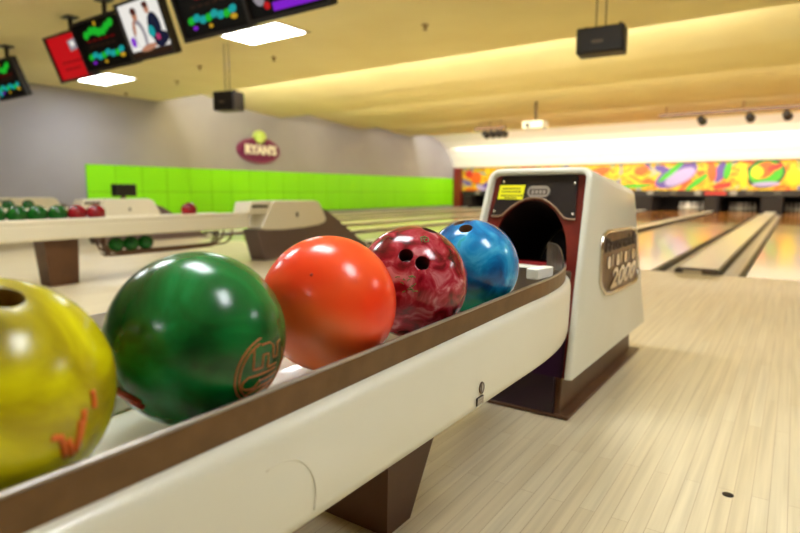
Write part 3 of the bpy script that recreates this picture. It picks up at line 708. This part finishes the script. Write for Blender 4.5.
# ------------------------------------------------------------------ ceiling fittings
def scr(name, col, s): return mat(name, (0, 0, 0), .55, spec=.15, emit=col, strength=s)
SC = {'black': scr('screen_black', '0A0605', .25), 'red': scr('screen_red', 'C81018', .85), 'green': scr('screen_green', '18B428', .9), 'teal': scr('screen_teal', '12A0A0', .9), 'white': scr('screen_white', 'F0ECE4', .95),
      'dark': scr('screen_dark', '3A2416', .6), 'purple': scr('screen_purple', '8418D0', .9), 'yellow': scr('screen_yellow', 'D8A820', .8), 'skin': scr('screen_skin', 'C88A6A', .8), 'hair': scr('screen_hair', '5A2A20', .7), 'navy': scr('screen_navy', '141A3A', .7), 'grey': scr('screen_grey', 'A8A0A8', .7), 'pink': scr('screen_pink', 'C83A70', .8), 'maroon': scr('screen_maroon', '6A0808', .8)}
SK = list(SC); SML = [SC[k] for k in SK]
def tv(L0, L1, label, items, back='black', z0=1.60, z1=2.20, yb=4.36, yt=4.14, mount=True, dy=0):
    """L0 > L1: hangs tilted towards the bowlers; items = (shape, u, v, w, h, colour, angle) in 0..1 screen coords"""
    cx = (L0+L1)/2; t = thing('television', label, 'television', (-cx, yb+dy, H+z0), 'televisions hung over the approach')
    wd = L0-L1-.02; up = Vector((0, yt-yb, z1-z0)); hh = up.length; up.normalize(); nrm = Vector((1, 0, 0)).cross(up)  # towards -y
    if nrm.y > 0: nrm = -nrm
    o = Vector((-cx, yb+dy, H+z0))
    def f(u, v, d): return o + Vector((1, 0, 0))*u + up*v + nrm*d
    q = MB(); bz = .035
    q.shape2d([rrect(0, hh/2, wd, hh, .012), rrect(0, hh/2+.004, wd-2*bz, hh-2*bz, .004)], lambda x, y, z: f(x, y, z), 0, .05)
    q.shape2d([rrect(0, hh/2, wd-.01, hh-.01, .012)], lambda x, y, z: f(x, y, z-.045), 0, .05)
    q.build('frame', M['black_frame'], t)
    q = MB(); sw, sh2 = wd-2*bz, hh-2*bz
    q.shape2d([rrect(0, hh/2+.004, sw, sh2, .003)], lambda x, y, z: f(x, y, z-.012), SK.index(back), .012)
    for i, (kind, u, v, a, b_, col, an) in enumerate(items):
        cxs, cys = (u-.5)*sw, hh/2+.004+(v-.5)*sh2
        if kind == 'e': pts = rot_ell(cxs, cys, a*sw/2, b_*sh2/2, an, 20)
        else:
            ca, sa = math.cos(an), math.sin(an); pts = [(cxs+X*ca-Y*sa, cys+X*sa+Y*ca) for X, Y in ((-a*sw/2, -b_*sh2/2), (a*sw/2, -b_*sh2/2), (a*sw/2, b_*sh2/2), (-a*sw/2, b_*sh2/2))]
        q.shape2d([pts], lambda x, y, z, i=i: f(x, y, z-.005+i*.0006), SK.index(col), .0004)
    q.build('screen', SML, t)
    q = MB(); tp = f(0, hh*.75, -.07)
    q.box((tp.x-.15, tp.y-.005, tp.z-.15), (tp.x+.15, tp.y+.06, tp.z+.12), 0, .008); q.tube([tp+Vector((0, .03, 0)), Vector((tp.x, tp.y+.03, H+2.45))], .03, 0, 10)
    q.box((tp.x-.10, tp.y-.05, H+2.43), (tp.x+.10, tp.y+.11, H+2.4495), 0, .005)
    q.build('ceiling_mount', M['black_frame'], t)
    return t
def blobs(seed, base):
    rnd = random.Random(seed); it = []
    for k in range(7): it.append(('e', .22+.09*k+rnd.uniform(-.02, .02), .74+.05*math.sin(k*1.3)+.012*k, .13, .16, 'green', .3))
    for k in range(5): it.append(('r', .22+.13*k, .60, .09, .04, 'maroon', 0)); it.append(('r', .24+.12*k, .48, .08, .04, 'dark', 0))
    for k in range(8): it.append(('e', .16+.095*k, .27+.03*math.sin(k*2), .12, .13, 'teal' if k % 3 else 'green', .2))
    it += [('e', .82, .18, .10, .09, 'yellow', 0), ('e', .20, .14, .07, .07, 'purple', 0), ('e', .45, .12, .06, .07, 'yellow', 0), ('e', .48, .93, .05, .1, 'yellow', 0)]
    return it
tv(9.12, 8.12, 'ceiling television with a plain red screen and small pale emblem', [('r', .70, .74, .24, .24, 'grey', .1), ('e', .70, .76, .12, .14, 'white', 0)] + [('r', .25+.11*k, .38, .07, .05, 'maroon', 0) for k in range(6)] + [('r', .28+.12*k, .22, .08, .05, 'maroon', 0) for k in range(4)], 'red')
tv(8.10, 6.90, 'ceiling television beside the red screen, green and teal blobs on black', blobs(1, 0), dy=-.12)
tv(6.84, 5.94, 'ceiling television showing two people standing on a white background', [
    ('r', .5, .06, 1, .12, 'dark', 0), ('e', .32, .40, .30, .62, 'grey', .08), ('e', .30, .36, .2, .5, 'white', 0), ('e', .33, .76, .13, .20, 'skin', 0), ('e', .33, .84, .15, .14, 'hair', 0), ('e', .24, .55, .07, .3, 'skin', -.3),
    ('e', .72, .48, .30, .55, 'navy', -.15), ('e', .66, .83, .12, .18, 'skin', 0), ('e', .65, .90, .14, .12, 'hair', 0), ('e', .62, .42, .16, .22, 'teal', .3), ('e', .80, .25, .36, .26, 'navy', .2), ('e', .74, .30, .10, .12, 'pink', 0), ('e', .12, .30, .12, .2, 'purple', 0), ('e', .45, .15, .4, .12, 'skin', .1)], 'white', z0=1.58, dy=-.22)
tv(5.58, 4.49, 'ceiling television with teal lettering blobs, right above the bright rectangular lamp', blobs(2, 0)[8:] + blobs(5, 0)[:5], dy=-.37)
tv(4.47, 3.40, 'ceiling television with a purple stripe and grey lines, at top frame edge', [('r', .62, .12, .62, .13, 'purple', 0), ('r', .65, .30, .55, .05, 'grey', 0), ('r', .65, .42, .55, .04, 'grey', 0), ('e', .15, .35, .16, .36, 'grey', .2), ('e', .24, .16, .08, .12, 'red', 0), ('e', .12, .42, .08, .2, 'white', .2), ('r', .6, .7, .6, .3, 'navy', 0)], dy=-.43)
tv(11.75, 10.68, 'ceiling television cut by the frame edge, green blobs on black', blobs(3, 0) + [('e', .08, .2, .14, .3, 'teal', 0)], dy=.2)
def speaker(label, loc, w_, h_, d_, rz):
    t = thing('hanging_speaker', label, 'speaker', loc, 'speakers hung from the ceiling')
    Rz = Matrix.Rotation(rz, 3, 'Z'); o = Vector(loc)
    q = MB(); q.box((-w_/2, -d_/2, -h_/2), (w_/2, d_/2, h_/2), 0, .02, rot=Rz); q.v = [Vector(v)+o for v in q.v]; q.build('cabinet', M['black_box'], t)
    q = MB(); q.shape2d([rrect(0, 0, w_*.9, h_*.84, .02)], lambda x, y, z: o+Rz @ Vector((x, -d_/2-.006-z, y)), 0, .012); q.build('grille', M['black_frame'], t)
    q = MB(); q.shape2d([rrect(-.02, -.02, w_*.25, h_*.13, h_*.06)], lambda x, y, z: o+Rz @ Vector((x, -d_/2-.014-z, y)), 0, .003); q.build('name_badge', M['silver_dim'], t)
    q = MB()
    for sx_ in (-.06, .03): 
        a = o+Rz @ Vector((sx_*w_/.45, 0, h_/2-.01)); q.tube([a, Vector((a.x, a.y, H+2.449))], .007, 0, 8)
    q.box((o.x-w_*.36, o.y-.03, o.z+h_/2-.01), (o.x-w_*.30, o.y+.03, o.z+h_/2+.03), 0); q.box((o.x+w_*.36, o.y-.03, o.z+h_/2-.01), (o.x+w_*.42, o.y+.03, o.z+h_/2+.03), 0)
    q.build('hanging_rods', M['dark_metal'], t)
M['silver_dim'] = mat('dim_badge', '6A5A4C', .4, .4)
speaker('black hanging speaker in front of the first lit ceiling panel', W(1.735, 6.1, 1.505), .46, .255, .25, math.radians(6))
speaker('small dark hanging speaker close to the purple oval sign', W(8.0, 6.5, 1.51), .42, .31, .3, math.radians(14))
tl = []
def troffer(L, y, lab, seen):
    t = thing('ceiling_lamp', lab, 'ceiling lamp', W(L, y, 2.45), 'flat ceiling lamps' if seen else 'ceiling lamps over the near approach')
    q = MB(); q.shape2d([rrect(0, 0, 1.32, .72, .01), rrect(0, 0, 1.22, .62, .005)], lambda x, y_, z: W(L-x, y+y_, 2.44+z), 0, .018); q.build('trim_frame', M['lamp_frame'], t)
    q = MB(); q.box(W(L+.615, y-.315, 2.438), W(L-.615, y+.315, 2.448)); q.build('diffuser', M['lamp'], t)
troffer(7.02, 6.42, 'bright rectangular ceiling lamp under the television with teal blobs', 1)
troffer(12.6, 6.95, 'bright rectangular ceiling lamp under the television with the red screen', 1)
for L, y in ((1.55, 1.3), (-1.2, 1.15), (4.6, 1.6), (7.4, 1.6), (-4.0, 5.6), (.4, -5.2)):
    troffer(L, y, 'ceiling lamp out of the picture', 0)
def sprinkler(L, y, lab):
    q = MB(); q.lathe([(.05, 0), (.05, -.012), (.018, -.016), (.015, -.06), (.03, -.065), (.03, -.072)], W(L, y, 2.4508), 0, 14)
    tag(q.build('sprinkler', M['bronze'], origin=W(L, y, 2.45)), lab, 'sprinkler', 'ceiling sprinklers')
M['bronze'] = mat('bronze', '8A6430', .4, .5)
sprinkler(4.71, 7.47, 'bronze ceiling sprinkler between the bright lamp and the lit cove edge'); sprinkler(8.06, 7.61, 'bronze ceiling sprinkler just below the larger bright lamp')
sprinkler(9.82, 7.31, 'bronze ceiling sprinkler beside the television with two people'); sprinkler(11.54, 7.97, 'bronze ceiling sprinkler above the grey wall, near the small speaker'); sprinkler(13.96, 8.18, 'bronze ceiling sprinkler under the smaller bright lamp, above grey wall')
# projector on a pole
pj = thing('projector', 'white projector hanging on a pole before the curved bright wall', 'projector', W(6.48, 16.4, 1.95))
q = MB(); q.box(W(6.80, 16.15, 1.84), W(6.17, 16.65, 2.06), 0, .03); q.build('housing', M['white_plastic'], pj)
q = MB(); q.tube([W(6.48, 16.4, 2.05), W(6.48, 16.4, 2.619)], .04, 0, 10); q.build('pole', M['dark_metal'], pj)
q = MB(); q.lathe([(.06, 0), (.06, -.05), (.045, -.05)], W(6.62, 16.14, 1.94), 0, 14, 'y'); q.build('lens', M['black_frame'], pj)
def track(L0, L1, y, z, heads, lab):
    t = thing('track_light', lab, 'track light', W((L0+L1)/2, y, z), 'spotlight tracks')
    q = MB(); q.box(W(L0, y-.05, z-.05), W(L1, y+.05, z+.05), 0, .005)
    for L in (L0-.2, (L0+L1)/2, L1+.2): q.tube([W(L, y, z), W(L, y, 2.611)], .015, 0, 6)
    q.build('rail', M['leg_brown'], t)
    for L in heads:
        q = MB(); q.tube([W(L, y, z-.05), W(L, y, z-.14)], .02, 0, 8); q.tube([W(L+.03, y-.10, z-.16), W(L, y, z-.19), W(L-.04, y+.16, z-.25)], [.07, .11, .125], 0, 12)
        q.build('spot_head', M['black_box'], t)
track(3.72, -.8, 19.7, 2.36, (2.55, 1.30, .40, -.4), 'long dark spotlight track with lamp heads, high over the nearest lanes')
track(10.15, 8.93, 19.7, 2.34, (9.75, 9.5, 9.25, 9.03), 'short dark spotlight track beside the white projector')
fp = MB(); fp.lathe([(.014, 0), (.014, .0015), (.011, .002)], (-.092, 1.67, .0), 0, 16); tag(fp.build('floor_plug', M['black_frame'], origin=(-.092, 1.67, 0)), 'tiny dark plug set in the pale floor boards', 'floor plug')

# ------------------------------------------------------------------ light
def area(name, loc, sx_, sy_, power, col, rot):
    l = bpy.data.lights.new(name, 'AREA'); l.shape = 'RECTANGLE'; l.size = sx_; l.size_y = sy_; l.energy = power; l.color = col
    o = bpy.data.objects.new(name, l); C.objects.link(o); o.location = loc; o.rotation_euler = rot; return o
warm = (1, .94, .76)
for i, (y, z, pw, x0, x1, a) in enumerate(((9.42, 2.62, 560, -13.3, -.3, 115), (13.93, 2.60, 330, -13.3, 7, 115), (18.33, 2.60, 300, -13.3, 7, 115), (21.83, 2.62, 700, -13.6, 7, 106))):
    area('cove_tube', ((x0+x1)/2, y, z+H), x1-x0, .06, pw, warm if i < 3 else (1, .97, .86), (math.radians(a), 0, 0))
area('mural_fill', (-4, 24.85, H+2.02), 20, .12, 60, (1, .98, .92), (math.radians(72), 0, 0))  # added fill light without a fixture, brightens the mural and curved panel
area('pin_lamp', (-3.75, 26.7, .75), .9, .08, 8, (1, .95, .78), (math.radians(35), 0, 0))
for cx in (-.12, -1.83, -4.0): pass
wd = bpy.data.worlds.new('World'); bpy.context.scene.world = wd; wd.use_nodes = True
wd.node_tree.nodes['Background'].inputs[0].default_value = (1, .9, .75, 1); wd.node_tree.nodes['Background'].inputs[1].default_value = .02

# ------------------------------------------------------------------ camera
cd = bpy.data.cameras.new('Camera'); cam = bpy.data.objects.new('Camera', cd); C.objects.link(cam)
cd.sensor_width = 36; cd.lens = 570/800*36; cd.clip_start = .02; cd.clip_end = 100
F = 570.; hy = 192-266.5; vx = 797-400
up_ = Vector((0, -F, hy)).normalized()                      # world up in camera axes (x right, y down, z forward)
d1 = Vector((vx, hy, F)).normalized(); lf_ = d1.cross(up_)
if lf_.x > 0: lf_ = -lf_
def c2w(v): v = Vector(v); return Vector((-v.dot(lf_), v.dot(d1), v.dot(up_)))
X, Y, Z = c2w((1, 0, 0)), c2w((0, -1, 0)), c2w((0, 0, -1))
cam.matrix_world = Matrix(((X.x, Y.x, Z.x, 0), (X.y, Y.y, Z.y, 0), (X.z, Y.z, Z.z, H), (0, 0, 0, 1)))
cd.dof.use_dof = True; cd.dof.focus_distance = 1.08; cd.dof.aperture_fstop = 2.9
S = bpy.context.scene; S.camera = cam
S.view_settings.view_transform = 'Standard'; S.view_settings.look = 'None'; S.view_settings.gamma = 1; S.view_settings.exposure = 0.0
S.view_settings.use_curve_mapping = False
S.cycles.use_denoising = True; S.cycles.max_bounces = 8
